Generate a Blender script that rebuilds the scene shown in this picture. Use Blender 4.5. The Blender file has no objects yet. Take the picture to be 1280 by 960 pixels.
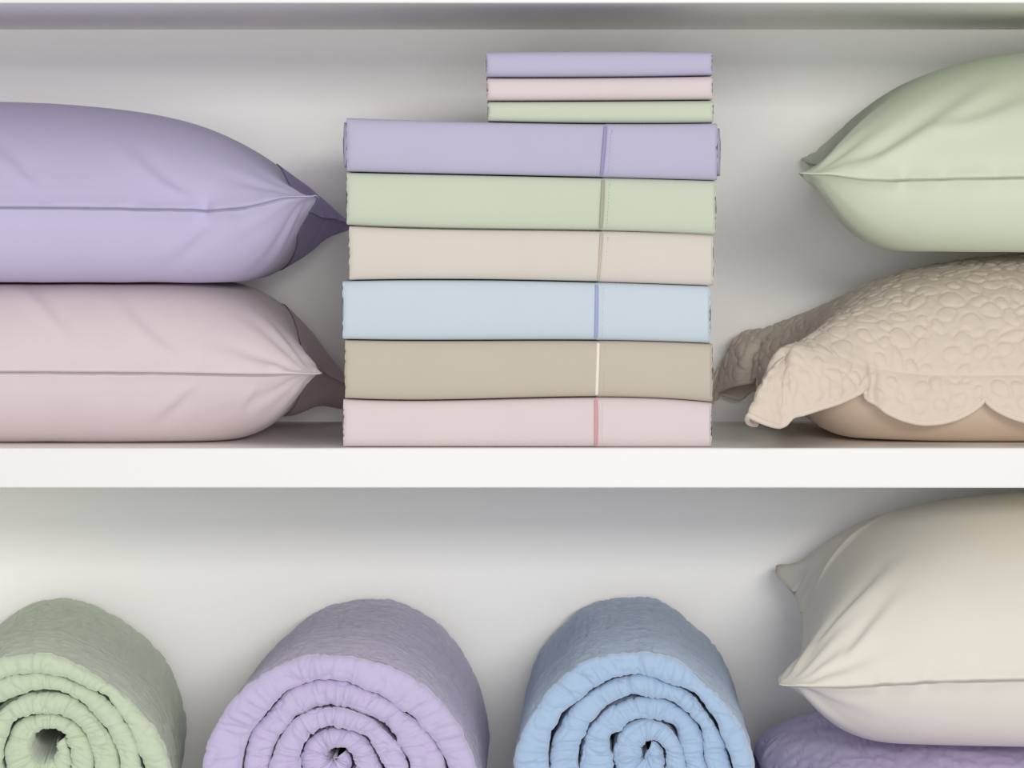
import bpy, math
import numpy as np

# ------------------------------------------------------------------ camera, world, light, exposure
scene = bpy.context.scene
D = 3.5                      # camera to shelf front (m)
S = 1390.0                   # photo pixels per metre on the plane of the shelf fronts
F = S * D                    # focal length in photo pixels (1280 wide)
HZ = 282.0                   # photo row of the horizon
CZ = 1.3                     # camera height
cam = bpy.data.objects.new('camera', bpy.data.cameras.new('camera'))
scene.collection.objects.link(cam)
cam.location = (0, -D, CZ)
cam.rotation_euler = (math.pi / 2, 0, 0)
cam.data.sensor_width = 36
cam.data.lens = F / 1280 * 36
cam.data.shift_y = -(480 - HZ) / 1280
scene.camera = cam

world = bpy.data.worlds.new('world')
scene.world = world
world.use_nodes = True
bg = world.node_tree.nodes['Background']
bg.inputs[0].default_value = (1.0, 1.0, 1.0, 1)
bg.inputs[1].default_value = 0.555

ld = bpy.data.lights.new('softbox', 'AREA')
ld.shape = 'RECTANGLE'
ld.size = 2.0
ld.size_y = 0.6
ld.energy = 140
ld.color = (1.0, 0.98, 0.95)
key = bpy.data.objects.new('softbox', ld)
scene.collection.objects.link(key)
key.location = (1.15, -5.9, 2.19)
key.rotation_euler = (math.radians(81.5), 0, math.radians(10.5))

fd = bpy.data.lights.new('added_fill', 'AREA')      # added fill lamp behind the camera, brightens the shelf interior
fd.shape = 'RECTANGLE'
fd.size = 1.6
fd.size_y = 0.9
fd.energy = 52
fd.color = (0.97, 0.98, 1.0)
fill_light = bpy.data.objects.new('added_fill', fd)
scene.collection.objects.link(fill_light)
fill_light.location = (-0.1, -4.6, 1.2)
fill_light.rotation_euler = (math.radians(90), 0, 0)

scene.cycles.max_bounces = 14        # pale walls and cloth pass a lot of light on
scene.cycles.diffuse_bounces = 12

vs = scene.view_settings
vs.view_transform = 'Standard'
vs.look = 'None'
vs.exposure = 0.0
vs.gamma = 1.0
vs.use_curve_mapping = False

# ------------------------------------------------------------------ helpers
COL = scene.collection


def wx(px, Y): return (px - 640) * (D + Y) / F
def wz(py, Y): return CZ - (py - HZ) * (D + Y) / F


def lin(c):
    c = np.array(c, float) / 255
    return np.where(c <= .04045, c / 12.92, ((c + .055) / 1.055) ** 2.4)


def fabric(name, rgb, weave=2600, weave_amt=.05, wrinkle=0.0, wr_scale=(9, 9), wr_fine=0.0, rough=.85, sheen=.15, edge_from=None):
    m = bpy.data.materials.new(name)
    m.use_nodes = True
    nt = m.node_tree
    b = nt.nodes['Principled BSDF']
    b.inputs['Roughness'].default_value = rough
    b.inputs['Specular IOR Level'].default_value = .25
    b.inputs['Sheen Weight'].default_value = sheen
    b.inputs['Sheen Roughness'].default_value = .5
    b.inputs['Sheen Tint'].default_value = (*(lin(rgb) * .45 + .55), 1)
    tc = nt.nodes.new('ShaderNodeTexCoord')
    n = nt.nodes.new('ShaderNodeTexNoise')
    n.inputs['Scale'].default_value = 14
    n.inputs['Detail'].default_value = 3
    nt.links.new(tc.outputs['UV'], n.inputs['Vector'])
    r = nt.nodes.new('ShaderNodeMix')
    r.data_type = 'RGBA'
    c = lin(rgb)
    r.inputs[6].default_value = (*(c * .975), 1)
    r.inputs[7].default_value = (*np.minimum(c * 1.025, 1), 1)
    nt.links.new(n.outputs['Fac'], r.inputs[0])
    nt.links.new(r.outputs[2], b.inputs['Base Color'])
    last = None

    def bump(fac, dist, strength=1.0):
        nonlocal last
        u = nt.nodes.new('ShaderNodeBump')
        u.inputs['Strength'].default_value = strength
        u.inputs['Distance'].default_value = dist
        nt.links.new(fac, u.inputs['Height'])
        if last: nt.links.new(last, u.inputs['Normal'])
        last = u.outputs['Normal']
    if weave_amt:
        w = nt.nodes.new('ShaderNodeTexNoise')
        w.inputs['Scale'].default_value = weave
        w.inputs['Detail'].default_value = 1
        nt.links.new(tc.outputs['UV'], w.inputs['Vector'])
        bump(w.outputs['Fac'], .0006, weave_amt)
    if wrinkle or wr_fine:
        mp = nt.nodes.new('ShaderNodeMapping')
        mp.inputs['Scale'].default_value = (wr_scale[0], wr_scale[1], 1)
        nt.links.new(tc.outputs['UV'], mp.inputs['Vector'])
        for sc, amt, det in ((1, wrinkle, 3), (6, wr_fine, 4)):
            if not amt: continue
            w = nt.nodes.new('ShaderNodeTexNoise')
            w.inputs['Scale'].default_value = sc
            w.inputs['Detail'].default_value = det
            w.inputs['Distortion'].default_value = .6
            nt.links.new(mp.outputs['Vector'], w.inputs['Vector'])
            fac = w.outputs['Fac']
            if edge_from is not None:                                   # streaks only on the wound face, not on the folded rim
                sx = nt.nodes.new('ShaderNodeSeparateXYZ'); nt.links.new(tc.outputs['UV'], sx.inputs[0])
                mr = nt.nodes.new('ShaderNodeMapRange'); nt.links.new(sx.outputs[1], mr.inputs[0])
                for q, val in ((1, edge_from - .010), (2, edge_from + .004), (3, 1.0), (4, .08)): mr.inputs[q].default_value = val
                mu = nt.nodes.new('ShaderNodeMath'); mu.operation = 'MULTIPLY'
                nt.links.new(fac, mu.inputs[0]); nt.links.new(mr.outputs[0], mu.inputs[1]); fac = mu.outputs[0]
            bump(fac, amt, 1)
    nt.links.new(last, b.inputs['Normal'])
    return m


def paint(name, rgb, rough=.45, bump=.0002):
    m = bpy.data.materials.new(name)
    m.use_nodes = True
    nt = m.node_tree
    b = nt.nodes['Principled BSDF']
    b.inputs['Base Color'].default_value = (*lin(rgb), 1)
    b.inputs['Roughness'].default_value = rough
    tc = nt.nodes.new('ShaderNodeTexCoord')
    n = nt.nodes.new('ShaderNodeTexNoise')
    n.inputs['Scale'].default_value = 220
    nt.links.new(tc.outputs['Object'], n.inputs['Vector'])
    u = nt.nodes.new('ShaderNodeBump')
    u.inputs['Strength'].default_value = .3
    u.inputs['Distance'].default_value = bump
    nt.links.new(n.outputs['Fac'], u.inputs['Height'])
    nt.links.new(u.outputs['Normal'], b.inputs['Normal'])
    return m


def link(name, V, Q, mat, parent=None, uv=None, smooth=True):
    """one mesh object from vertex array, quad array and a per-vertex uv array"""
    V = np.ascontiguousarray(V, dtype=np.float32).reshape(-1, 3)
    Q = np.ascontiguousarray(Q, dtype=np.int32).reshape(-1, 4)
    me = bpy.data.meshes.new(name)
    me.vertices.add(len(V)); me.vertices.foreach_set('co', V.ravel())
    me.loops.add(Q.size); me.loops.foreach_set('vertex_index', Q.ravel())
    me.polygons.add(len(Q))
    me.polygons.foreach_set('loop_start', np.arange(0, Q.size, 4, dtype=np.int32))
    me.polygons.foreach_set('use_smooth', np.full(len(Q), smooth))
    me.update(calc_edges=True)
    lay = me.uv_layers.new(name='UVMap')
    if uv is None: uv = V[:, (0, 2)]
    lay.data.foreach_set('uv', np.ascontiguousarray(np.asarray(uv, np.float32).reshape(-1, 2)[Q.ravel()]).ravel())
    me.materials.append(mat)
    me.validate()
    o = bpy.data.objects.new(name, me)
    COL.objects.link(o)
    if parent: o.parent = parent
    return o


def tag(o, label=None, cat=None, group=None, kind=None):
    for k, v in (('label', label), ('category', cat), ('group', group), ('kind', kind)):
        if v: o[k] = v
    return o


def empty(name, loc):
    o = bpy.data.objects.new(name, None)
    o.empty_display_size = .05
    o.location = loc
    COL.objects.link(o)
    return o


def gq(ny, nx, off=0, wrapx=False, wrapy=False):
    i = np.arange(ny * nx).reshape(ny, nx) + off
    if wrapx: i = np.concatenate([i, i[:, :1]], 1)
    if wrapy: i = np.concatenate([i, i[:1]], 0)
    return np.stack([i[:-1, :-1], i[:-1, 1:], i[1:, 1:], i[1:, :-1]], -1).reshape(-1, 4)


def box(x0, x1, y0, y1, z0, z1, bev=.0015):
    """box with small chamfers, as arrays"""
    import bmesh
    bm = bmesh.new()
    bmesh.ops.create_cube(bm, size=1)
    for v in bm.verts:
        v.co = ((x0 + x1) / 2 + v.co.x * (x1 - x0), (y0 + y1) / 2 + v.co.y * (y1 - y0), (z0 + z1) / 2 + v.co.z * (z1 - z0))
    bmesh.ops.bevel(bm, geom=list(bm.edges), offset=bev, segments=2, affect='EDGES', profile=.5)
    return bm


def link_bm(name, bm, mat, parent=None):
    me = bpy.data.meshes.new(name)
    bm.to_mesh(me); bm.free()
    me.materials.append(mat)
    o = bpy.data.objects.new(name, me)
    COL.objects.link(o)
    if parent: o.parent = parent
    return o


def tube(P, r, n=6, closed=False, up=(0, 0, 1)):
    P = np.asarray(P, float)
    if closed: T = np.roll(P, -1, 0) - np.roll(P, 1, 0)
    else: T = np.gradient(P, axis=0)
    T /= np.linalg.norm(T, axis=1, keepdims=True) + 1e-12
    up = np.tile(np.array(up, float), (len(P), 1))
    bad = abs((T * up).sum(1)) > .9
    up[bad] = (0, 1, 0)
    A = np.cross(T, up); A /= np.linalg.norm(A, axis=1, keepdims=True)
    B = np.cross(T, A)
    a = np.linspace(0, 2 * np.pi, n, endpoint=False)
    V = P[:, None] + r * (np.cos(a)[None, :, None] * A[:, None] + np.sin(a)[None, :, None] * B[:, None])
    return V.reshape(-1, 3), gq(len(P), n, wrapx=True, wrapy=closed)


def noise2(x, y, seed, sx=1.0, sy=1.0, octaves=1):
    """smooth value noise in -1..1"""
    out = 0; amp = 1; tot = 0
    for k in range(octaves):
        t = np.random.default_rng(seed + 17 * k).uniform(-1, 1, (128, 128))
        X = np.asarray(x) * sx * 2 ** k; Y = np.asarray(y) * sy * 2 ** k
        xi = np.floor(X).astype(int); yi = np.floor(Y).astype(int)
        fx = X - xi; fy = Y - yi
        fx = fx * fx * (3 - 2 * fx); fy = fy * fy * (3 - 2 * fy)
        g = lambda a, b: t[a % 128, b % 128]
        out = out + amp * ((g(xi, yi) * (1 - fx) + g(xi + 1, yi) * fx) * (1 - fy) + (g(xi, yi + 1) * (1 - fx) + g(xi + 1, yi + 1) * fx) * fy)
        tot += amp; amp *= .5
    return out / tot * 1.4


def normals(A):
    n = np.cross(np.gradient(A, axis=1), np.gradient(A, axis=0))
    return n / (np.linalg.norm(n, axis=2, keepdims=True) + 1e-12)


def upsample(A, k):
    """Catmull-Rom refinement of a (ny,nx,3) grid, borders kept"""
    def along(A):
        P = np.concatenate([2 * A[:1] - A[1:2], A, 2 * A[-1:] - A[-2:-1]], 0)
        out = []
        for t in np.arange(k) / k:
            p0, p1, p2, p3 = P[:-3], P[1:-2], P[2:-1], P[3:]
            out.append(.5 * (2 * p1 + (p2 - p0) * t + (2 * p0 - 5 * p1 + 4 * p2 - p3) * t ** 2 + (3 * p1 - p0 - 3 * p2 + p3) * t ** 3))
        o = np.stack(out, 1).reshape(-1, *A.shape[1:])
        return np.concatenate([o, A[-1:]], 0)
    return along(along(A).swapaxes(0, 1)).swapaxes(0, 1)


def quilting(U, V, seed, spacing=.021, rmin=.007, rmax=.013, leaves=.15, groove=.0013, width=.0011, grid=None):
    """stitched relief: rings and leaves of sunken stitch lines on puffy ground; U,V in metres"""
    rng = np.random.default_rng(seed)
    H = np.zeros(U.shape)
    pts = []
    u0, u1, v0, v1 = U.min(), U.max(), V.min(), V.max()
    n = int((u1 - u0) * (v1 - v0) / spacing ** 2 * 6)
    for _ in range(n):
        p = (rng.uniform(u0, u1), rng.uniform(v0, v1)); leaf = rng.random() < leaves
        r = rng.uniform(rmin, rmax)
        if all((p[0] - q[0]) ** 2 + (p[1] - q[1]) ** 2 > (.78 * (r + q[2])) ** 2 for q in pts):
            pts.append((p[0], p[1], r, leaf, rng.uniform(0, math.pi), rng.uniform(.75, 1.0)))
    uu = U.ravel(); vv = V.ravel(); Hf = H.ravel()
    order = np.argsort(uu); us = uu[order]
    for (pu, pv, r, leaf, ang, asp) in pts:
        R = r * 2.0
        a, b = np.searchsorted(us, (pu - R, pu + R))
        id_ = order[a:b]; id_ = id_[abs(vv[id_] - pv) < R]
        if not len(id_): continue
        du = uu[id_] - pu; dv = vv[id_] - pv
        ca, sa = math.cos(ang), math.sin(ang)
        x = du * ca + dv * sa; y = -du * sa + dv * ca
        if leaf:
            L = r * 1.7
            d = (abs(y) / (r * .62) - np.clip(1 - (x / L) ** 2, -1, 1)) * r * .5
            d = np.where(abs(x) > L, np.hypot(abs(x) - L, y), d)
        else:
            th = np.arctan2(y, x)
            d = np.hypot(x, y / asp) - r * (1 + .10 * np.sin(2 * th + ang) + .06 * np.sin(3 * th + 2 * ang))
        line = np.exp(-(d / width) ** 2)
        puff = np.clip(-d / r, 0, 1) ** .5 * .0009
        Hf[id_] = np.minimum(Hf[id_], 0) * 1.0 + np.maximum(Hf[id_], 0)
        Hf[id_] += puff - groove * line
    H = Hf.reshape(U.shape)
    H = np.maximum(H, -groove * 1.3)
    return H


# ------------------------------------------------------------------ stuffed bag: two inextensible sheets blown up to a volume
def inflate(L, W, cell, vol, lo=None, hi=None, steps=400, iters=4, seed=1, grav=.03, smooth=.01, kp=6e6):
    nx = int(round(L / cell)) + 1; ny = int(round(W / cell)) + 1
    rng = np.random.default_rng(seed)
    u = np.linspace(-1, 1, nx)[None, :]; w = np.linspace(-1, 1, ny)[:, None]
    h = .03 * np.sqrt((1 - u * u) * (1 - w * w))
    X = []
    for s in (1, -1):
        a = np.zeros((ny, nx, 3)); a[..., 0] = u * L / 2; a[..., 1] = w * W / 2; a[..., 2] = s * h
        a[1:-1, 1:-1] += rng.normal(0, .0006, (ny - 2, nx - 2, 3)); X.append(a)
    A = np.stack(X); P = A.copy()
    dx = L / (nx - 1); dy = W / (ny - 1); dd = math.hypot(dx, dy); dt = .02

    def con(p, q, r, kc):
        d = A[q] - A[p]; l = np.sqrt((d * d).sum(-1)) + 1e-9
        e = l - r; e = np.where(e > 0, e, e * kc) * .5
        d *= (e / l)[..., None]
        A[p] += d; A[q] -= d
    s_ = slice; sets = []
    for k in (0, 1):
        n = (nx - k) // 2 * 2
        sets.append(((s_(None), s_(None), s_(k, k + n, 2)), (s_(None), s_(None), s_(k + 1, k + n, 2)), dx, .25))
        n = (ny - k) // 2 * 2
        sets.append(((s_(None), s_(k, k + n, 2)), (s_(None), s_(k + 1, k + n, 2)), dy, .25))
    for k in (0, 1):
        n = (ny - k) // 2 * 2
        sets.append(((s_(None), s_(k, k + n, 2), s_(0, -1)), (s_(None), s_(k + 1, k + n, 2), s_(1, None)), dd, 0))
        sets.append(((s_(None), s_(k, k + n, 2), s_(1, None)), (s_(None), s_(k + 1, k + n, 2), s_(0, -1)), dd, 0))
    for it in range(steps):
        g0 = np.gradient(A, axis=1); g1 = np.gradient(A, axis=2)
        N = np.cross(g1, g0); N[1] *= -1
        V = (A * N).sum() / 3
        p = np.clip(kp * (vol * min(1, it / 60 + .1) - V), 0, 40000)
        Fo = N * p * .9; Fo[..., 2] -= grav
        vel = (A - P) * .93
        P = A.copy()
        A += vel + np.clip(Fo * dt * dt, -.004, .004)
        for _ in range(iters):
            for c in sets: con(*c)
            for sl in (np.s_[:, 0, :], np.s_[:, -1, :], np.s_[:, :, 0], np.s_[:, :, -1]):
                A[sl] = A[sl].mean(0)
            if lo is not None: A[..., 2] = np.maximum(A[..., 2], lo)
            if hi is not None: A[..., 2] = np.minimum(A[..., 2], hi)
        if smooth:
            c = A[:, 1:-1, 1:-1]
            c += (smooth if it < steps - 12 else .35) * ((A[:, :-2, 1:-1] + A[:, 2:, 1:-1] + A[:, 1:-1, :-2] + A[:, 1:-1, 2:]) / 4 - c)
    return A


def place(A, yaw=0, tilt=0, roll=0):
    c, s = math.cos(yaw), math.sin(yaw); Rz = np.array([[c, -s, 0], [s, c, 0], [0, 0, 1]])
    c, s = math.cos(tilt), math.sin(tilt); Rx = np.array([[1, 0, 0], [0, c, -s], [0, s, c]])
    c, s = math.cos(roll), math.sin(roll); Ry = np.array([[c, 0, s], [0, 1, 0], [-s, 0, c]])
    return A @ (Rz @ Rx @ Ry).T


def fit(A, lo, seam, top):
    """settle the heights: underside at lo, front seam at seam, crown at top"""
    z = A[..., 2]; nx = A.shape[2]
    s0 = A[0, 0, nx // 4:3 * nx // 4, 2].mean(); a, b = z.min(), z.max()
    A = A.copy()
    A[..., 2] = np.where(z < s0, seam + (z - s0) * (seam - lo) / (s0 - a), seam + (z - s0) * (top - seam) / (b - s0))
    return A


def pulls(A, L, W, lst):
    """shift the cloth around given cloth points (u,w in -1..1) with a smooth falloff"""
    _, ny, nx, _ = A.shape
    u = np.linspace(-1, 1, nx)[None, :] * L / 2; w = np.linspace(-1, 1, ny)[:, None] * W / 2
    for (pu, pw, d, rad) in lst:
        g = np.exp(-(((u - pu * L / 2) ** 2 + (w - pw * W / 2) ** 2) / rad ** 2))
        A = A + g[None, :, :, None] * np.array(d)
    return A


def border_idx(ny, nx):
    i = np.arange(ny * nx).reshape(ny, nx)
    return np.concatenate([i[0, :-1], i[:-1, -1], i[-1, :0:-1], i[:0:-1, 0]])


def pillow(name, A, L, W, mat, seam_mat, loc, seed, k=3, pucker=.0011, folds=()):
    """mesh of a placed bag (coordinates relative to loc) with seam puckers; child: seam"""
    A = A.copy()
    kc = 3
    for iy in (1, -1):
        for ix in (1, -1):
            G = A[:, ::iy, ::ix]                                         # a view whose corner comes first
            e1 = G[0, 0, kc].copy(); e2 = G[0, kc, 0].copy(); inn = G[:, kc, kc].copy()
            md = (e1 + e2) / 2; dv = md - G[:, 2 * kc, 2 * kc].mean(0); dv[2] *= .3
            tip = md + dv / np.linalg.norm(dv) * .021
            for i in range(kc + 1):
                for j in range(kc + 1):
                    if i == kc and j == kc: continue
                    t, q = i / kc, j / kc
                    G[:, i, j] = tip * (1 - t) * (1 - q) + e1 * (1 - t) * q + e2 * t * (1 - q) + inn * t * q
    u0 = np.linspace(-1, 1, A.shape[2]); w0 = np.linspace(-1, 1, A.shape[1])
    mid = lambda t: np.clip((1 - abs(t)) / .25, 0, 1)[:, None]
    for sl, t, d in ((np.s_[:, 0], u0, (0, -1, 0)), (np.s_[:, -1], u0, (0, 1, 0)), (np.s_[:, :, 0], w0, (-1, 0, 0)), (np.s_[:, :, -1], w0, (1, 0, 0))):
        A[sl] += .0022 * mid(t) * np.array(d)
    up = [upsample(A[0], k), upsample(A[1], k)]
    ny, nx, _ = up[0].shape
    u = np.linspace(-1, 1, nx)[None, :] * L / 2 + np.zeros((ny, 1)); w = np.linspace(-1, 1, ny)[:, None] * W / 2 + np.zeros((1, nx))
    dl = L / 2 - abs(u); dw = W / 2 - abs(w)
    for s in (0, 1):
        N = normals(up[s]) * (1 if s == 0 else -1)
        pk = noise2(u, w, seed + s, 70, 14) * np.exp(-dw / .016) * np.clip(dw / .004, 0, 1) + noise2(u, w, seed + 5 + s, 14, 70) * np.exp(-dl / .016) * np.clip(dl / .004, 0, 1)
        soft = noise2(u, w, seed + 9 + s, 16, 11, 2) * np.clip(np.minimum(dl, dw) / .02, 0, 1) * np.exp(-dw / .12)
        cr = 0
        for cu in (-1, 1):
            for cw in (-1, 1):
                x = u - cu * L / 2; y = w - cw * W / 2
                an = np.arctan2(abs(y), abs(x)); r = np.hypot(x, y)
                cr = cr + noise2(an, r * 0 + cu + cw * 3.3, seed + 20 + s, 7, 1) * np.exp(-((r - .055) / .05) ** 2)
        edge = np.clip(np.minimum(dl, dw) / .006, 0, 1)
        for (side, cu, ua, wa, ub_, wb, amp, width, bend) in folds:      # long soft creases, measured from the corner
            if side != s: continue
            x = (u - cu * L / 2) * -cu; y = w + W / 2
            ex, ey = ub_ - ua, wb - wa; le = math.hypot(ex, ey)
            tt = ((x - ua) * ex + (y - wa) * ey) / le ** 2
            dd = ((x - ua) * -ey + (y - wa) * ex) / le + bend * 4 * tt * (1 - tt)
            wd = width * (.55 + .9 * np.clip(tt, 0, 1))
            pk = pk + amp / pucker * np.clip(np.minimum(tt / .2, (1 - tt) / .5), 0, 1) * (-dd / wd) * np.exp(-(dd / wd) ** 2)
        up[s] = up[s] + N * (pucker * pk + .0016 * soft + .0018 * cr * edge)[..., None]
    V = np.concatenate([up[0].reshape(-1, 3), up[1].reshape(-1, 3)])
    b = border_idx(ny, nx)
    remap = np.arange(len(V)); remap[b + ny * nx] = b
    Q = np.concatenate([gq(ny, nx), remap[gq(ny, nx, ny * nx)][:, ::-1]])
    used = np.unique(Q); inv = np.zeros(len(V), int); inv[used] = np.arange(len(used))
    uv = np.stack([np.concatenate([u.ravel(), u.ravel() + 3]), np.concatenate([w.ravel(), w.ravel()])], 1)
    o = link(name, V[used], inv[Q], mat, uv=uv[used])
    o.location = loc
    sv, sq = tube(V[b], .00045, 6, closed=True)
    link('seam', sv, sq, seam_mat, o)
    return o, up


def case_end(up, ring, v0, off, rise, seed, zmin=-9, thick=.0012):
    """loose open end of a pillowcase: cloth that leaves the upper and lower faces of the pillow and meets in a hem beyond the seam"""
    ny, nx, _ = up[0].shape
    rows = np.arange(int(v0 * (ny - 1)), ny)
    v = (rows - rows[0]) / (len(rows) - 1)
    sw = (v * v * (3 - 2 * v))[:, None]
    seam = up[0][rows, -1]
    hem = seam + sw * np.array(off) + np.array([.004, 0, 0]) * np.sin(np.pi * v)[:, None]
    hem[:, 2] += .004 * noise2(v * 5, 0 * v, seed) * sw[:, 0]
    q = np.linspace(0, 1, 18)[None, :, None]
    Vs, Qs, n0 = [], [], 0
    for k, sg in ((0, 1), (1, -1)):
        rr = (ring * (.25 + .75 * sw[:, 0])).astype(int)
        P0 = up[k][rows, nx - 1 - rr] + np.array([0, 0, sg * .0006])
        P = P0[:, None] * (1 - q) + hem[:, None] * q
        b = 4 * q * (1 - q)
        P = P + b * sw[:, None] * np.array([rise * .8, 0, sg * rise])
        P[..., 2] += .0035 * noise2(v[:, None] * 6 + 0 * q[..., 0], q[..., 0] * 1.5, seed + 3 + k) * b[..., 0] * sw
        P[..., 2] = np.maximum(P[..., 2], zmin)
        n, m = P.shape[:2]
        N = normals(P)
        V = np.concatenate([(P + N * thick / 2).reshape(-1, 3), (P - N * thick / 2).reshape(-1, 3)])
        i = np.arange(n * m).reshape(n, m)
        Q = [gq(n, m), gq(n, m, n * m)[:, ::-1]]
        for e in (i[:, -1], i[0], i[-1]):
            Q.append(np.stack([e[:-1], e[1:], e[1:] + n * m, e[:-1] + n * m], 1))
        Vs.append(V); Qs.append(np.concatenate(Q) + n0); n0 += len(V)
    return np.concatenate(Vs), np.concatenate(Qs)


# ------------------------------------------------------------------ structure: closet walls
WALL = paint('white_wall_paint', (245, 244, 241), .6)
WHITE = paint('white_shelf_paint', (245, 244, 240), .4)
LIP = paint('white_lip_darkened', (223, 222, 218), .4)  # same white as the boards, darkened to offset the stronger light in front
YB = 0.470                    # depth of the boards
Y_WALL = YB + .018
Z_MID = wz(560, 0)            # top of the middle shelf board
Z_UP = wz(4, 0)               # underside of the upper board
TH = 50 / S
Z_LOW = Z_MID - TH - .40      # top of the lower board
X_W = 1.0
for nm, b in (('wall_back', (-X_W - .05, X_W + .05, Y_WALL, Y_WALL + .06, 0, 2.1)),
              ('wall_left', (-X_W - .06, -X_W, -.03, Y_WALL, 0, 2.1)),
              ('wall_right', (X_W, X_W + .06, -.03, Y_WALL, 0, 2.1))):
    tag(link_bm(nm, box(*b, .001), WALL), kind='structure')
for z, lab in ((Z_UP, 'white shelf board overhead, its shaded underside above the folded sheets'),
               (Z_MID - TH, 'white painted shelf board across the middle carrying sheets and pillows'),
               (Z_LOW - TH, 'white shelf board at the bottom under the rolled quilts')):
    e = empty('shelf', (0, 0, z))
    tag(e, lab, 'shelf', 'white shelf boards')
    link_bm('board', box(-X_W, X_W, .006, YB, 0, TH, .0008), WHITE, e)
    link_bm('front_lip', box(-X_W, X_W, 0, .0062, 0, TH, .0012), LIP, e)

# ------------------------------------------------------------------ folded sheets and pillowcases
def interp_curve(px, py):
    px = np.array(px, float); py = np.array(py, float)
    c = np.polyfit(px, py, min(3, len(px) - 1))
    return lambda X: CZ - (np.polyval(c, X * S + 640) - HZ) / S


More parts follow.
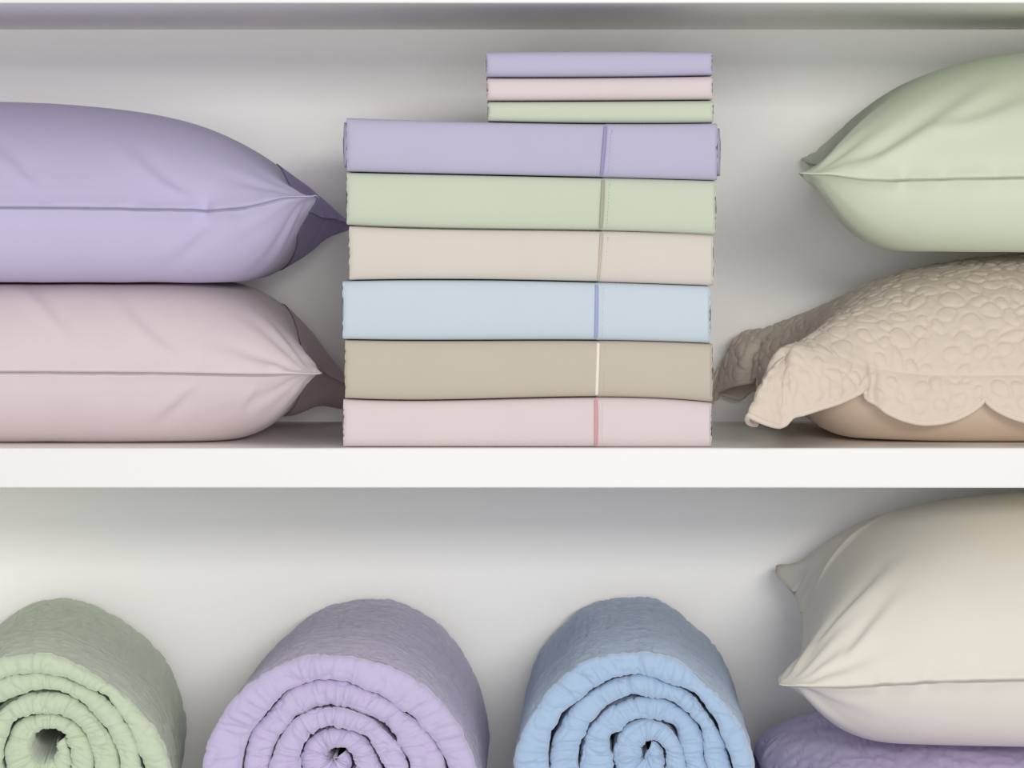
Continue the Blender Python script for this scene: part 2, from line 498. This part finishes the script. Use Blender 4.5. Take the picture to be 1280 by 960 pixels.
def folded(name, x0, x1, top, bot, mat, inner_mat, label, cat, group, seed, depth=.27, hem=None, hem_mat=None, stitch_mat=None, YF=.003, ragged=.0005, peep=0.0001):
    rng = np.random.default_rng(seed)
    X0, X1 = (x0 - 640) / S, (x1 - 640) / S
    xm = (X0 + X1) / 2
    zb = float(bot(xm))
    root = empty(name, (xm, YF, zb))
    tag(root, label, cat, group)

    def shell(xa, xb, nx, off, inset=0.0, rag=ragged, dz=0.0, bulge=.011, yd=0.0, sd=0):
        """closed slab with a round fold at the front; off = outward offset"""
        t = np.linspace(0, 1, 33)
        a = (t - .5) * np.pi
        n = 2.5
        cy = -np.sign(np.cos(a)) * abs(np.cos(a)) ** (2 / n)      # 0 .. -1 .. 0
        cz = np.sign(np.sin(a)) * abs(np.sin(a)) ** (2 / n)       # -1 .. 1
        ny = 14
        yb = np.linspace(depth, bulge, ny)[:-1]
        prof_y = np.concatenate([yb, bulge + cy * bulge, yb[::-1]]) + yd
        prof_z = np.concatenate([-np.ones(ny - 1), cz, np.ones(ny - 1)])
        front = np.concatenate([np.zeros(ny - 1), np.cos(a), np.zeros(ny - 1)])
        us = np.concatenate([[0, .0025, .006, .012, .025], np.linspace(.05, .95, nx), [.975, .988, .994, .9975, 1]])
        Xs = xa + (xb - xa) * us
        zt = top(Xs) - inset + off * .5; zo = bot(Xs) + inset - off * .5
        half = (zt - zo) / 2; mid = (zt + zo) / 2
        m = len(prof_y)
        V = np.zeros((len(Xs), m, 3))
        V[..., 0] = Xs[:, None]
        endw = np.exp(-np.minimum(us, 1 - us) / .02)
        jag = noise2(prof_z[None] * 3 + np.arange(len(Xs))[:, None] * 0, prof_y[None] * 60 + 0 * Xs[:, None], seed + sd, 2.2, 1, 2)
        jag2 = noise2(prof_z[None] * 3 + 9 + np.arange(len(Xs))[:, None] * 0, prof_y[None] * 60 + 0 * Xs[:, None], seed + 3 + sd, 2.2, 1, 2)
        V[..., 0] += np.where(us[:, None] < .5, jag, jag2) * endw[:, None] * rag
        V[..., 1] = YF + inset * 1.0 + prof_y[None] - off * front[None]
        V[..., 2] = mid[:, None] + half[:, None] * prof_z[None]
        rnd = 1 - .0 * endw
        # gentle waves of the front face, corners eased back
        wv = noise2(Xs[:, None], V[..., 2], seed + 8, 7, 16, 2) * .0012 + noise2(Xs[:, None], V[..., 2], seed + 11, 30, 5) * .00025
        V[..., 1] += (wv + .0035 * np.exp(-np.minimum(us, 1 - us) / .006)[:, None]) * front[None]
        V -= np.array([xm, YF, zb])
        Q = gq(len(Xs), m)
        i = np.arange(len(Xs) * m).reshape(len(Xs), m)
        caps = []
        h = m // 2
        for col, fl in ((i[0], 0), (i[-1], 1)):
            for k in range(h):
                q = [col[k], col[k + 1], col[m - 2 - k], col[m - 1 - k]]
                if k == h - 1: continue
                caps.append(q[::-1] if fl else q)
        Q = np.concatenate([Q, np.array(caps), np.stack([i[:-1, -1], i[1:, -1], i[1:, 0], i[:-1, 0]], 1)[:, ::1]])
        return V, Q
    V, Q = shell(X0, X1, 60, 0)
    link('outer_fold', V, Q, mat, root)
    # inner leaves of the folded cloth peeping out at both ends
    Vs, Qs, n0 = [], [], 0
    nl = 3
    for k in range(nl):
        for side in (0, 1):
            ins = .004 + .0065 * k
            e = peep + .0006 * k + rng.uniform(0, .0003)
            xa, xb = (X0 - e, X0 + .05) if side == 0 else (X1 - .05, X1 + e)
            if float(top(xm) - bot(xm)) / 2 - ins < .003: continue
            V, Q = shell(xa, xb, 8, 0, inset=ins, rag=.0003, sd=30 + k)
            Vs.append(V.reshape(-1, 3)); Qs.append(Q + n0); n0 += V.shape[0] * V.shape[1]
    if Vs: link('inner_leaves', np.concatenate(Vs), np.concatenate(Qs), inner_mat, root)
    if hem:
        ht, hb = hem
        zt = float(top((ht - 640) / S)); zo = float(bot((hb - 640) / S))
        t = np.linspace(0, 1, 24)
        a = (t - .5) * np.pi * .90
        n = 2.5
        cz = np.sin(np.linspace(-1, 1, 24) * np.pi / 2)
        cy = -(1 - abs(cz * (1 - .0024 / ((zt - zo) / 2))) ** n) ** (1 / n)
        z = (zt + zo) / 2 + ((zt - zo) / 2 - .0024) * cz
        xx = (hb + (ht - hb) * (cz + 1) / 2 - 640) / S
        y = YF + .011 + cy * .0113
        path = np.stack([xx, y, z], 1) - np.array([xm, YF, zb])
        V, Q = tube(path, .0016, 8, up=(1, 0, 0))
        link('hem_piping', V, Q, hem_mat, root)
        # hem band, one cloth thickness proud, from the piping to the right end
        V, Q = shell(float(xx.mean()) + .0005, X1 - .0008, 40, .0006, rag=.0003)
        sh = np.interp(V[..., 2] + zb, z, xx) - xx.mean()
        fr = np.clip(1 - (V[..., 0] + xm - xx.mean()) / .05, 0, 1)
        V[..., 0] += sh * fr
        link('hem_band', V, Q, mat, root)
        # stitches beside the piping
        pts = path + np.array([.0062, -.0012, 0])
        Vs, Qs, n0 = [], [], 0
        zz = np.linspace(pts[2, 2], pts[-3, 2], 27)
        for k in range(13):
            seg = np.stack([np.interp([zz[2 * k], zz[2 * k + 1]], pts[:, 2], pts[:, j]) for j in range(3)], 1)
            seg = np.array([seg[0], seg[0] * .5 + seg[1] * .5 + (0, -.0002, 0), seg[1]])
            V, Q = tube(seg, .0004, 5)
            Vs.append(V); Qs.append(Q + n0); n0 += len(V)
        o = link('stitching', np.concatenate(Vs), np.concatenate(Qs), stitch_mat, root)
    return root


C = dict(lav=(180, 175, 198), green=(192, 199, 180), cream=(207, 199, 189), blue=(191, 202, 211), tan=(188, 178, 162), pink=(211, 197, 198))
SH = {k: fabric('cotton_' + k, v, wrinkle=.0006, wr_scale=(5, 14)) for k, v in C.items()}
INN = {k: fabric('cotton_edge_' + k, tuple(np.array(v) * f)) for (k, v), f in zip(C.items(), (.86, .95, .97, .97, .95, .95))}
PIP = {k: fabric('piping_' + k, v) for k, v in dict(lav=(152, 144, 182), green=(163, 165, 144), cream=(188, 177, 161), blue=(154, 165, 200), tan=(228, 225, 213), pink=(207, 154, 161)).items()}
STI = {k: fabric('thread_' + k, tuple(np.minimum(np.array(v) * 1.1, 250))) for k, v in C.items()}
XS = [430, 600, 752, 893]
B = [interp_curve(XS, y) for y in ([560, 560, 560, 560], [499, 500, 497, 504], [425, 426, 426, 430.3], [351, 350, 353, 357.7],
                                   [281.5, 286.5, 288.5, 294], [214.8, 218.5, 221.8, 225.5], [146, 151.5, 154, 153.5])]
lab = {'pink': 'pale pink folded sheet with rose piping, lowest in the stack, on the shelf',
       'tan': 'tan folded sheet with white piping, second from the bottom of the stack',
       'blue': 'pale blue folded sheet with a slate blue piping line near its right end',
       'cream': 'cream folded sheet with beige piping, between the blue and green ones',
       'green': 'pale green folded sheet with olive piping, under the wide lavender sheet',
       'lav': 'lavender folded sheet with purple piping, widest one under the three small pillowcases'}
EPS = .0006
for k, (key_, x0, x1, hem) in enumerate((('pink', 429, 890, (745, 745)), ('tan', 431, 891, (748, 746)), ('blue', 428, 888, (746, 745)),
                                         ('cream', 436, 892, (752, 748)), ('green', 433, 895, (754, 751)), ('lav', 433, 897, (757, 752)))):
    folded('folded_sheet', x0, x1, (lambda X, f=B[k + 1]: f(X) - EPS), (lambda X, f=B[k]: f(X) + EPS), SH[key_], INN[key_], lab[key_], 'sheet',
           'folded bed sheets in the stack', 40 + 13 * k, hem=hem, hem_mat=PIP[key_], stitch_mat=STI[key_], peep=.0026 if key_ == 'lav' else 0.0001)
XP = [609, 750, 892]
BP = [B[6], interp_curve(XP, [126, 125.5, 124.5]), interp_curve(XP, [96.3, 96, 94]), interp_curve(XP, [63.5, 62.5, 63.5])]
for k, (key_, x0, x1, l) in enumerate((('green', 610, 892, 'small pale green folded pillowcase lying directly on the lavender sheet'),
                                       ('pink', 609, 891, 'small pale pink folded pillowcase between the green and lavender ones'),
                                       ('lav', 608, 891, 'small lavender folded pillowcase on top of the whole stack'))):
    folded('folded_pillowcase', x0, x1, (lambda X, f=BP[k + 1]: f(X) - EPS), (lambda X, f=BP[k]: f(X) + EPS), SH[key_], INN[key_], l, 'pillowcase',
           'folded pillowcases on top of the stack', 140 + 7 * k, depth=.17, YF=.006, ragged=.0006)

# ------------------------------------------------------------------ pillows on the left: pink below, lavender above
PW = .50; YC = .232
M_PINK = fabric('pink_percale', (212, 197, 199), wrinkle=.0012, wr_scale=(8, 6))
M_PINKS = fabric('pink_seam', (209, 193, 196))
M_LAV = fabric('lavender_percale', (188, 180, 210), wrinkle=.0012, wr_scale=(8, 6))
M_LAVS = fabric('lavender_seam', (186, 177, 209))
M_LAVH = fabric('lavender_hem_shaded', (165, 152, 201), wrinkle=.001)  # pillowcase lavender with the shade of the pillow's end put into the colour
M_PINKH = fabric('pink_hem_shaded', (203, 179, 186), wrinkle=.001)  # pillowcase pink, darkened in colour for the shade at its end

L = .72
z_c = 1.2457
lo = Z_MID - 1.170 + .0008; hi = z_c - 1.170
A = inflate(L, PW, .010, .0378, lo, hi, seed=3, smooth=.02)
A = fit(A, lo, -.001, hi)
A = pulls(A, L, PW, [(1, 1, (.0, 0, -.03), .07)])
sx = wx(401, -.01) - A[0, 0, -1, 0]
o, up = pillow('pillow', A, L, PW, M_PINK, M_PINKS, (sx, YC, 1.170), 5,
               folds=((0, 1, .13, .01, .21, .10, .004, .010, .01), (1, 1, .12, .01, .17, .06, .005, .008, 0), (0, 1, .24, .03, .30, .12, .004, .010, 0), (1, 1, .06, .01, .09, .06, .004, .006, 0)))
tag(o, 'plump pale pink pillow lying on the shelf left of the sheet stack', 'pillow', 'pillows on the left')
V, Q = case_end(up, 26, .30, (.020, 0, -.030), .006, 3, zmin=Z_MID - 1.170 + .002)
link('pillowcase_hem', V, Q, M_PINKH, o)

lo = z_c + .0008 - 1.3177
A = inflate(L, PW, .010, .0382, lo, None, seed=4, smooth=.02)
A = fit(A, lo + .001, .0, .101)
A = pulls(A, L, PW, [(1, 1, (.0, 0, -.008), .07), (1, -1, (0, 0, .0125), .06)])
sx = wx(389, -.01) - A[0, 0, -1, 0]
o, up = pillow('pillow', A, L, PW, M_LAV, M_LAVS, (sx, YC, 1.3177), 6,
               folds=((0, 1, .12, .01, .20, .10, .004, .010, .01), (1, 1, .10, .01, .16, .06, .004, .008, 0), (0, 1, .27, .02, .33, .10, .004, .010, 0)))
tag(o, 'plump lavender pillow resting on the pale pink pillow', 'pillow', 'pillows on the left')
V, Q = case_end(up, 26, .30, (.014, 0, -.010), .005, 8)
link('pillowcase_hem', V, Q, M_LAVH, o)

# ------------------------------------------------------------------ right: quilted sham below, green pillow above
M_SHAM = fabric('beige_quilted_cotton', (209, 195, 180), wrinkle=.0007, wr_scale=(60, 60))
M_SHAMB = fabric('tan_sham_backing', (208, 188, 169), wrinkle=.0008)
M_BIND = fabric('beige_binding', (212, 198, 184))
L = .68
ZS = 1.172
z_t = wz(317, .06)
lo = Z_MID - ZS + .0008; hi = z_t - ZS
A = inflate(L, PW * .93, .010, .0315, lo, hi, seed=8, smooth=.02)
A = fit(A, lo, -.008, hi)
A = pulls(A, L, PW * .93, [(-1, -1, (0, 0, .027), .09), (-1, 1, (-.01, 0, .03), .09)])
sx = wx(985, -.01) - A[0, 0, 0, 0]
loc = np.array((sx, YC, ZS))
k = 6
top = upsample(A[0], k); bot = upsample(A[1], 3)
ny, nx, _ = top.shape
W_ = PW * .93
u = np.linspace(0, L, nx)[None, :] + np.zeros((ny, 1)); w = np.linspace(0, W_, ny)[:, None] + np.zeros((1, nx))
fill = np.minimum(np.minimum(u, L - u), np.minimum(w, W_ - w))
Hq = quilting(u, w, 12) + .0006 * noise2(u, w, 71, 90, 90, 2)
top = top + normals(top) * ((Hq + .001) * np.clip(fill / .004, 0, 1))[..., None]
sham = empty('pillow_sham', loc)
tag(sham, 'beige quilted pillow sham with scalloped edge hanging over the shelf, under the green pillow', 'pillow sham')
# flange: runs round the seam, fans out at the corners
bi = border_idx(ny, nx)
bi = np.roll(bi, -len(bi) // 2)
bp = top.reshape(-1, 3)[bi]
ub = np.stack([u.ravel()[bi] - L / 2, w.ravel()[bi] - W_ / 2], 1)
pts, dirs, wid, su = [], [], [], []


def lobe(s, length):
    m = min(s, length - s)
    if m < .081: return .020 + .050 * (1 - m / .081) ** .8
    return .020 + .026 * abs(math.sin(math.pi * (m - .081) / .117)) ** .6


acc = 0
for j in range(len(bi)):
    a_, b_ = ub[j]
    onx = abs(abs(a_) - L / 2) < 1e-6; ony = abs(abs(b_) - W_ / 2) < 1e-6
    if onx and ony:
        a0 = {(1, 1): 0, (-1, 1): 90, (-1, -1): 180, (1, -1): 270}[(int(np.sign(a_)), int(np.sign(b_)))]
        # loop runs front(-y) left->right, right side, back, left: direction angle increases
        for t in np.linspace(0, 1, 25):
            ang = math.radians(a0 + 90 * t)
            pts.append(bp[j]); dirs.append((math.cos(ang), math.sin(ang)))
            wid.append(.070 + .006 * math.sin(math.pi * t)); su.append(acc + .09 * t)
        acc += .09
    else:
        ang = -90 if (ony and b_ < 0) else 0 if onx and a_ > 0 else 90 if ony else 180
        ang = math.radians(ang)
        pts.append(bp[j]); dirs.append((math.cos(ang), math.sin(ang)))
        wid.append(lobe(a_ + L / 2, L) if ony else lobe(b_ + W_ / 2, W_)); su.append(acc); acc += L / (nx - 1)
pts = np.array(pts); dirs = np.array(dirs); wid = np.array(wid); su = np.array(su)
# reorder corner fans: the first corner starts the loop, so roll is not needed
KW = 41
ker = np.hanning(KW + 2)[1:-1]; ker /= ker.sum()
pad = lambda a: np.concatenate([a[-(KW // 2):], a, a[:KW // 2]])
dirs = np.stack([np.convolve(pad(dirs[:, i]), ker, 'valid') for i in (0, 1)], 1)
dirs /= np.linalg.norm(dirs, axis=1, keepdims=True)
m = 30
q = np.linspace(0, 1, m)
qq = q[None, :] * wid[:, None]
diag = np.clip(np.minimum(abs(dirs[:, 0]), abs(dirs[:, 1])) * 1.4, 0, 1)[:, None]
front = np.clip(-dirs[:, 1], 0, 1)[:, None]
d0 = np.radians(50 - 28 * diag); d1 = np.radians(84 - 31 * diag)
wid = np.convolve(pad(wid), ker, 'valid') * (diag[:, 0] > .2) + wid * (diag[:, 0] <= .2)
qq = q[None, :] * wid[:, None]
hor = np.zeros_like(qq); ver = np.zeros_like(qq)
for c in range(1, m):
    de = d0 + (d1 - d0) * min(1, q[c] * 1.5)
    st = qq[:, c:c + 1] - qq[:, c - 1:c]
    hor[:, c:c + 1] = hor[:, c - 1:c] + st * np.cos(de)
    ver[:, c:c + 1] = ver[:, c - 1:c] + st * np.sin(de)
FL = np.zeros((len(pts), m, 3))
FL[..., 0] = pts[:, None, 0] + dirs[:, None, 0] * hor
FL[..., 1] = pts[:, None, 1] + dirs[:, None, 1] * hor
FL[..., 2] = pts[:, None, 2] - ver
FL[..., 2] = np.maximum(FL[..., 2], Z_MID - ZS + .006)
FL[..., 1] = np.minimum(FL[..., 1], YB - .004 - YC)
wob = noise2(su[:, None] + 0 * qq, qq, 31, 16, 10) * .003 * q[None]
NF = normals(FL); NF *= np.sign(NF[:, :, 2:3].mean()) or 1
Hf = quilting(su[:, None] + 0 * qq, qq + 5, 77, rmin=.006, rmax=.010) * np.clip((1 - q[None]) * wid[:, None] / .008, 0, 1) + .0005 * noise2(su[:, None] + 0 * qq, qq, 72, 90, 90, 2)
FT = FL + NF * (wob + Hf * np.clip(qq / .005, 0, 1) + .0012 * np.clip(qq / .01, 0, 1))[..., None]
FB = FL + NF * (wob - .0022)[..., None]
nP = len(pts)
V = np.concatenate([top.reshape(-1, 3), FT.reshape(-1, 3), FB.reshape(-1, 3)])
fq = gq(nP, m, ny * nx, wrapy=True)
i0 = ny * nx + np.arange(nP * m).reshape(nP, m)
edge = lambda col: np.stack([col, np.roll(col, -1), np.roll(col, -1) + nP * m, col + nP * m], 1)
Q = np.concatenate([gq(ny, nx), fq, gq(nP, m, ny * nx + nP * m, wrapy=True)[:, ::-1], edge(i0[:, -1])])
uvs = np.concatenate([np.stack([u.ravel(), w.ravel()], 1), np.stack([(su[:, None] + 0 * qq).ravel(), (qq + 5).ravel()], 1), np.stack([(su[:, None] + 0 * qq).ravel(), (qq + 7).ravel()], 1)])
link('quilted_cover', V, Q, M_SHAM, sham, uv=uvs)
nyb, nxb, _ = bot.shape
link('backing', bot.reshape(-1, 3), gq(nyb, nxb)[:, ::-1], M_SHAMB, sham, uv=np.stack(np.meshgrid(np.linspace(0, L, nxb), np.linspace(0, W_, nyb)), -1).reshape(-1, 2))
tv, tq = tube((FT[:, -1] + FB[:, -1]) / 2, .0027, 8, closed=True)
link('binding', tv, tq, M_BIND, sham)

M_GRN = fabric('green_percale', (201, 210, 188), wrinkle=.0012, wr_scale=(8, 6))
M_GRNS = fabric('green_seam', (198, 207, 185))
L = .72
lo = -.071
A = inflate(L, PW, .010, .0392, lo, None, seed=12, smooth=.02)
A = fit(A, -.0800, -.006, .110)
A = place(A, yaw=math.radians(-4.5), tilt=math.radians(3.4))
A = pulls(A, L, PW, [(-1, -1, (0, 0, .005), .05)])
sx = wx(1010, -.01) - A[0, 0, 0, 0]
zz = z_t + .001 - A[..., 2].min()
o, up = pillow('pillow', A, L, PW, M_GRN, M_GRNS, (sx, YC, zz), 9,
               folds=((0, -1, .05, .012, .20, .13, .009, .014, .012), (0, -1, .13, .05, .26, .12, .006, .016, .01), (0, -1, .02, .03, .10, .17, .005, .008, 0)))
tag(o, 'plump pale green pillow on top of the beige quilted sham', 'pillow', 'pillows on the right')

# ------------------------------------------------------------------ bottom right: folded lavender quilt with a cream pillow
M_LQ = fabric('lavender_quilt_cotton', (206, 194, 228), wrinkle=.0008, wr_scale=(50, 50), wr_fine=.0)
QX0 = wx(974, -.03); QX1 = .93
ZQ = .795
nu, nv = 560, 260
t = np.linspace(0, 1, nv); a = (t - .5) * 2 * np.pi
hz = (ZQ - Z_LOW) / 2
n = 2.2
cy = np.sign(np.cos(a)) * abs(np.cos(a)) ** (2 / n); cz = np.sign(np.sin(a)) * abs(np.sin(a)) ** (2 / n)
X = QX0 + (QX1 - QX0) * (1 - np.cos(np.linspace(0, 1, nu) ** 1.0 * np.pi)) / 2
en = np.clip((X - QX0) / .13, 0, 1); en2 = np.clip((QX1 - X) / .09, 0, 1)
r_ = np.sqrt(1 - (1 - en) ** 2.4) * np.sqrt(1 - (1 - en2) ** 2.4)
V = np.zeros((nu, nv, 3))
yq = (YB - .01 + .12) / 2
V[..., 0] = X[:, None]
V[..., 1] = (YB - .01) - yq - cy[None] * yq * (.80 + .20 * r_[:, None])
V[..., 2] = Z_LOW + .001 + hz + cz[None] * hz * (.25 + .75 * r_[:, None])
V[..., 2] += .142 * np.clip(V[..., 1], -.05, .5) * np.clip(cz[None], 0, 1)
ulen = X - X[0]; vlen = np.concatenate([[0], np.cumsum(np.hypot(np.diff(cy * yq), np.diff(cz * hz)))])
UU = ulen[:, None] + 0 * vlen; VV = vlen[None] + 0 * ulen[:, None]
Hq = quilting(UU, VV, 33, rmin=.012, rmax=.028, leaves=.45, groove=.0016, width=.0013)
N = normals(V); N *= np.sign((N * (V - V.mean((0, 1)))).sum())
V2 = V + N * (Hq + .0005 * noise2(UU, VV, 5, 80, 60, 2) + .002 * noise2(UU, VV, 6, 18, 18))[..., None] * np.clip(r_ * 3, 0, 1)[:, None, None]
V2[..., 2] = np.maximum(V2[..., 2], Z_LOW + .0008)
o = link('folded_quilt', (V2 - [.55, yq, Z_LOW]).reshape(-1, 3), gq(nu, nv), M_LQ, uv=np.stack([UU, VV], -1).reshape(-1, 2))
o.location = (.55, yq, Z_LOW)
tag(o, 'lavender quilted bedding with stitched leaf curves, pressed under the cream pillow', 'quilt')

M_CRM = fabric('cream_percale', (217, 212, 200), wrinkle=.0012, wr_scale=(8, 6))
M_CRMS = fabric('cream_seam', (214, 208, 196))
L = .72
A = inflate(L, PW, .010, .0398, -.072, None, seed=21, smooth=.018)
A = fit(A, -.080, 0, .124)
A = place(A, yaw=math.radians(-3.3), tilt=math.radians(8.4))
c = A[0, 0, 0]
yy = -.008 - c[1]
o, up = pillow('pillow', A, L, PW, M_CRM, M_CRMS, (wx(981, -.008) - c[0], yy, wz(866, -.008) - c[2]), 15,
               folds=((0, -1, .035, .06, .13, .17, .006, .013, .01), (0, -1, .02, .30, .15, .36, .007, .010, 0), (0, -1, .06, .02, .13, .10, .005, .008, 0), (1, -1, .25, .01, .34, .07, .006, .007, 0)))
tag(o, 'plump cream pillow tilted forward on the lavender quilt, under the middle shelf', 'pillow', 'pillows on the right')


# ------------------------------------------------------------------ rolled quilts
def roll_quilt(cx, a, b, core, turns, mat, label, seed, back_dx=0.0, harm=(), th0=-1.9, rc=.10, YF=-.05, YBk=.455, bharm=(), cw=1):
    """spiral of quilted cloth; cx,core are world X / (X,Z) on the front plane"""
    zc = Z_LOW + b + .001
    per = 560
    NT = int(turns * per)
    th = th0 + cw * np.arange(NT + per) / per * 2 * np.pi
    nn = np.arange(NT + per) / per
    f = nn / turns
    R = 1 - (1 - rc) * np.minimum(f, 1.12) ** .93
    ccx = cx + (core[0] - cx) * np.minimum(f, 1); ccz = zc + (core[1] - zc) * np.minimum(f, 1)

    def shape(h):
        s = 1.0
        for (k, amp, ph) in h: s = s + amp * np.cos(k * th + ph) * np.clip(R * 1.6, .3, 1)
        return s
    wob = 1 + .036 * noise2(nn * 9, 0 * nn, seed, 1, 1, 2) + .03 * noise2(nn * 3.3, 0 * nn, seed + 1)
    def curve(h): return ccx + R * a * np.cos(th) * shape(h) * wob, ccz + R * b * np.sin(th) * shape(h) * wob
    Ox, Oz = curve(harm)
    Bx, Bz = curve(tuple(harm) + tuple(bharm))
    O = np.stack([Ox, Oz], 1); OB = np.stack([Bx, Bz], 1)
    gap = 1.0 - .18 * np.clip(noise2(nn * 7, 0 * nn + 11, seed + 13) - .45, 0, 1) - .04 * np.clip(noise2(nn * 16, 0 * nn + 3, seed + 2), 0, 1) - .03 * noise2(nn * 46, 0 * nn + 7, seed + 12)
    I = O[:NT] + (O[per:] - O[:NT]) * gap[:NT, None]
    IB = OB[:NT] + (OB[per:] - OB[:NT]) * .95
    O = O[:NT]; OB = OB[:NT]
    arc = np.concatenate([[0], np.cumsum(np.linalg.norm(np.diff(O, axis=0), axis=1))])
    thick = np.linalg.norm(I - O, axis=1)
    yf = YF + .0035 * noise2(arc, 0 * arc, seed + 3, 22, 1, 2) + .004 * noise2(arc, 0 * arc, seed + 4, 5, 1) + .004 * nn[:NT]
    # profile: outer surface back -> front, nose, inner surface front -> back
    yo = np.concatenate([np.linspace(0, .55, 14)[:-1], np.linspace(.55, 1, 32)])[:-1]
    nose = np.linspace(0, 1, 30)
    yi = np.linspace(1, 0, 14)[1:] ** 1
    mm = len(yo) + len(nose) + len(yi)
    V = np.zeros((NT, mm, 3)); wr = np.zeros((NT, mm)); vv = np.zeros((NT, mm))
    nz = np.minimum(.010, thick * .62)[:, None]
    for s0, ys, mixv in ((0, yo, 0.0), (len(yo) + len(nose), yi, 1.0)):
        for j, yv in enumerate(ys):
            fr = yv
            C0 = (O if mixv == 0 else I); C1 = (OB if mixv == 0 else IB)
            xz = C0 * fr + C1 * (1 - fr)
            V[:, s0 + j, 0] = xz[:, 0] + back_dx * (1 - fr)
            V[:, s0 + j, 2] = xz[:, 1]
            V[:, s0 + j, 1] = YBk + (yf + nz[:, 0] - YBk) * yv
    for j, t in enumerate(nose):
        mix = (1 - np.cos(np.pi * t)) / 2
        xz = O * (1 - mix) + I * mix
        V[:, len(yo) + j, 0] = xz[:, 0]; V[:, len(yo) + j, 2] = xz[:, 1]
        V[:, len(yo) + j, 1] = yf + nz[:, 0] * (1 - abs(np.sin(np.pi * t)) ** .75)
    d = np.linalg.norm(np.diff(V, axis=1), axis=2)
    vv[:, 1:] = np.cumsum(d, 1)
    vv -= vv[:, len(yo):len(yo) + 1]
    AA = arc[:, None] + 0 * vv
    jj = np.arange(mm)
    nosew = np.exp(-((jj - len(yo) - 15) / 14.0) ** 2)[None]
    fw = np.clip(1 + vv / .05, 0, 1) * (vv < .03) if True else 1
    N = normals(V)
    cen = np.array([cx, 0, zc])
    sg = np.sign(((V[:, :10] - [core[0], 0, core[1]]) * N[:, :10]).sum()); N *= sg
    sk = .25 * noise2(AA, vv, seed + 40, 25, 40)
    gath = noise2(AA + .006 * sk, vv, seed + 5, 95, 16) * .9 + .6 * noise2(AA + .004 * sk, vv, seed + 6, 190, 40)
    gath = gath + .35 * noise2(AA + .003 * sk, vv, seed + 16, 310, 60)
    gath = np.sign(gath) * abs(gath) ** .8
    puff = noise2(AA, vv, seed + 7, 32, 22, 2)
    Hq = quilting(AA[:, :len(yo) + 24], vv[:, :len(yo) + 24], seed + 8, rmin=.010, rmax=.022, leaves=.4, groove=.0010, width=.0012)
    crack = np.exp(-(noise2(AA + .012 * sk, vv, seed + 31, 55, 14) / .10) ** 2) + .8 * np.exp(-(noise2(AA + .008 * sk, vv, seed + 32, 90, 22) / .13) ** 2)
    disp = nosew * (.0014 * gath + .0022 * puff - .0017 * crack) + (1 - nosew) * .0008 * puff
    disp[:, :len(yo) + 24] += Hq * (.9 - .4 * nosew[:, :len(yo) + 24])
    disp *= np.clip((mm - 1 - jj) / 6, 0, 1)[None]
    V = V + N * disp[..., None]
    V[..., 2] = np.maximum(V[..., 2], Z_LOW + .0006)
    loc = np.array([cx, .1, Z_LOW])
    o = link('rolled_quilt', (V - loc).reshape(-1, 3), gq(NT, mm), mat, uv=np.stack([AA, vv], -1).reshape(-1, 2))
    o.location = loc
    tag(o, label, 'quilt', 'rolled quilts on the lower shelf')
    return o


QF = 1427.0
rx = lambda px: (px - 640) / QF
rz = lambda py: CZ - (py - HZ) / QF
M_RG = fabric('green_quilt_cotton', (190, 202, 176), wrinkle=.006, wr_scale=(16, 90), wr_fine=.0022, sheen=.85, edge_from=0.0)
M_RL = fabric('lavender_roll_cotton', (189, 178, 209), wrinkle=.006, wr_scale=(16, 90), wr_fine=.0022, sheen=.85, edge_from=0.0)
M_RB = fabric('blue_quilt_cotton', (162, 185, 211), wrinkle=.006, wr_scale=(16, 90), wr_fine=.0022, sheen=.85, edge_from=0.0)
roll_quilt(rx(35), .1275, .1345, (rx(45), rz(952)), 4.4, M_RG, 'pale green quilt rolled up, leftmost of the three rolls', 300, back_dx=-.03,
           harm=((2, .015, .5), (3, .012, 1.0)), rc=.17)
roll_quilt(rx(412), .1345, .131, (rx(412), rz(962)), 4.4, M_RL, 'lavender quilt rolled up, between the green and blue rolls', 400, back_dx=.006,
           harm=((2, .012, 1.2), (3, .012, .3)), bharm=((3, .035, -3.4), (4, .012, 0)))
roll_quilt(rx(787), .125, .1365, (rx(812), rz(955)), 4.5, M_RB, 'sky blue quilt rolled up, beside the cream pillow', 500, back_dx=.012,
           harm=((2, .010, 2.0), (3, .010, 2.5)))
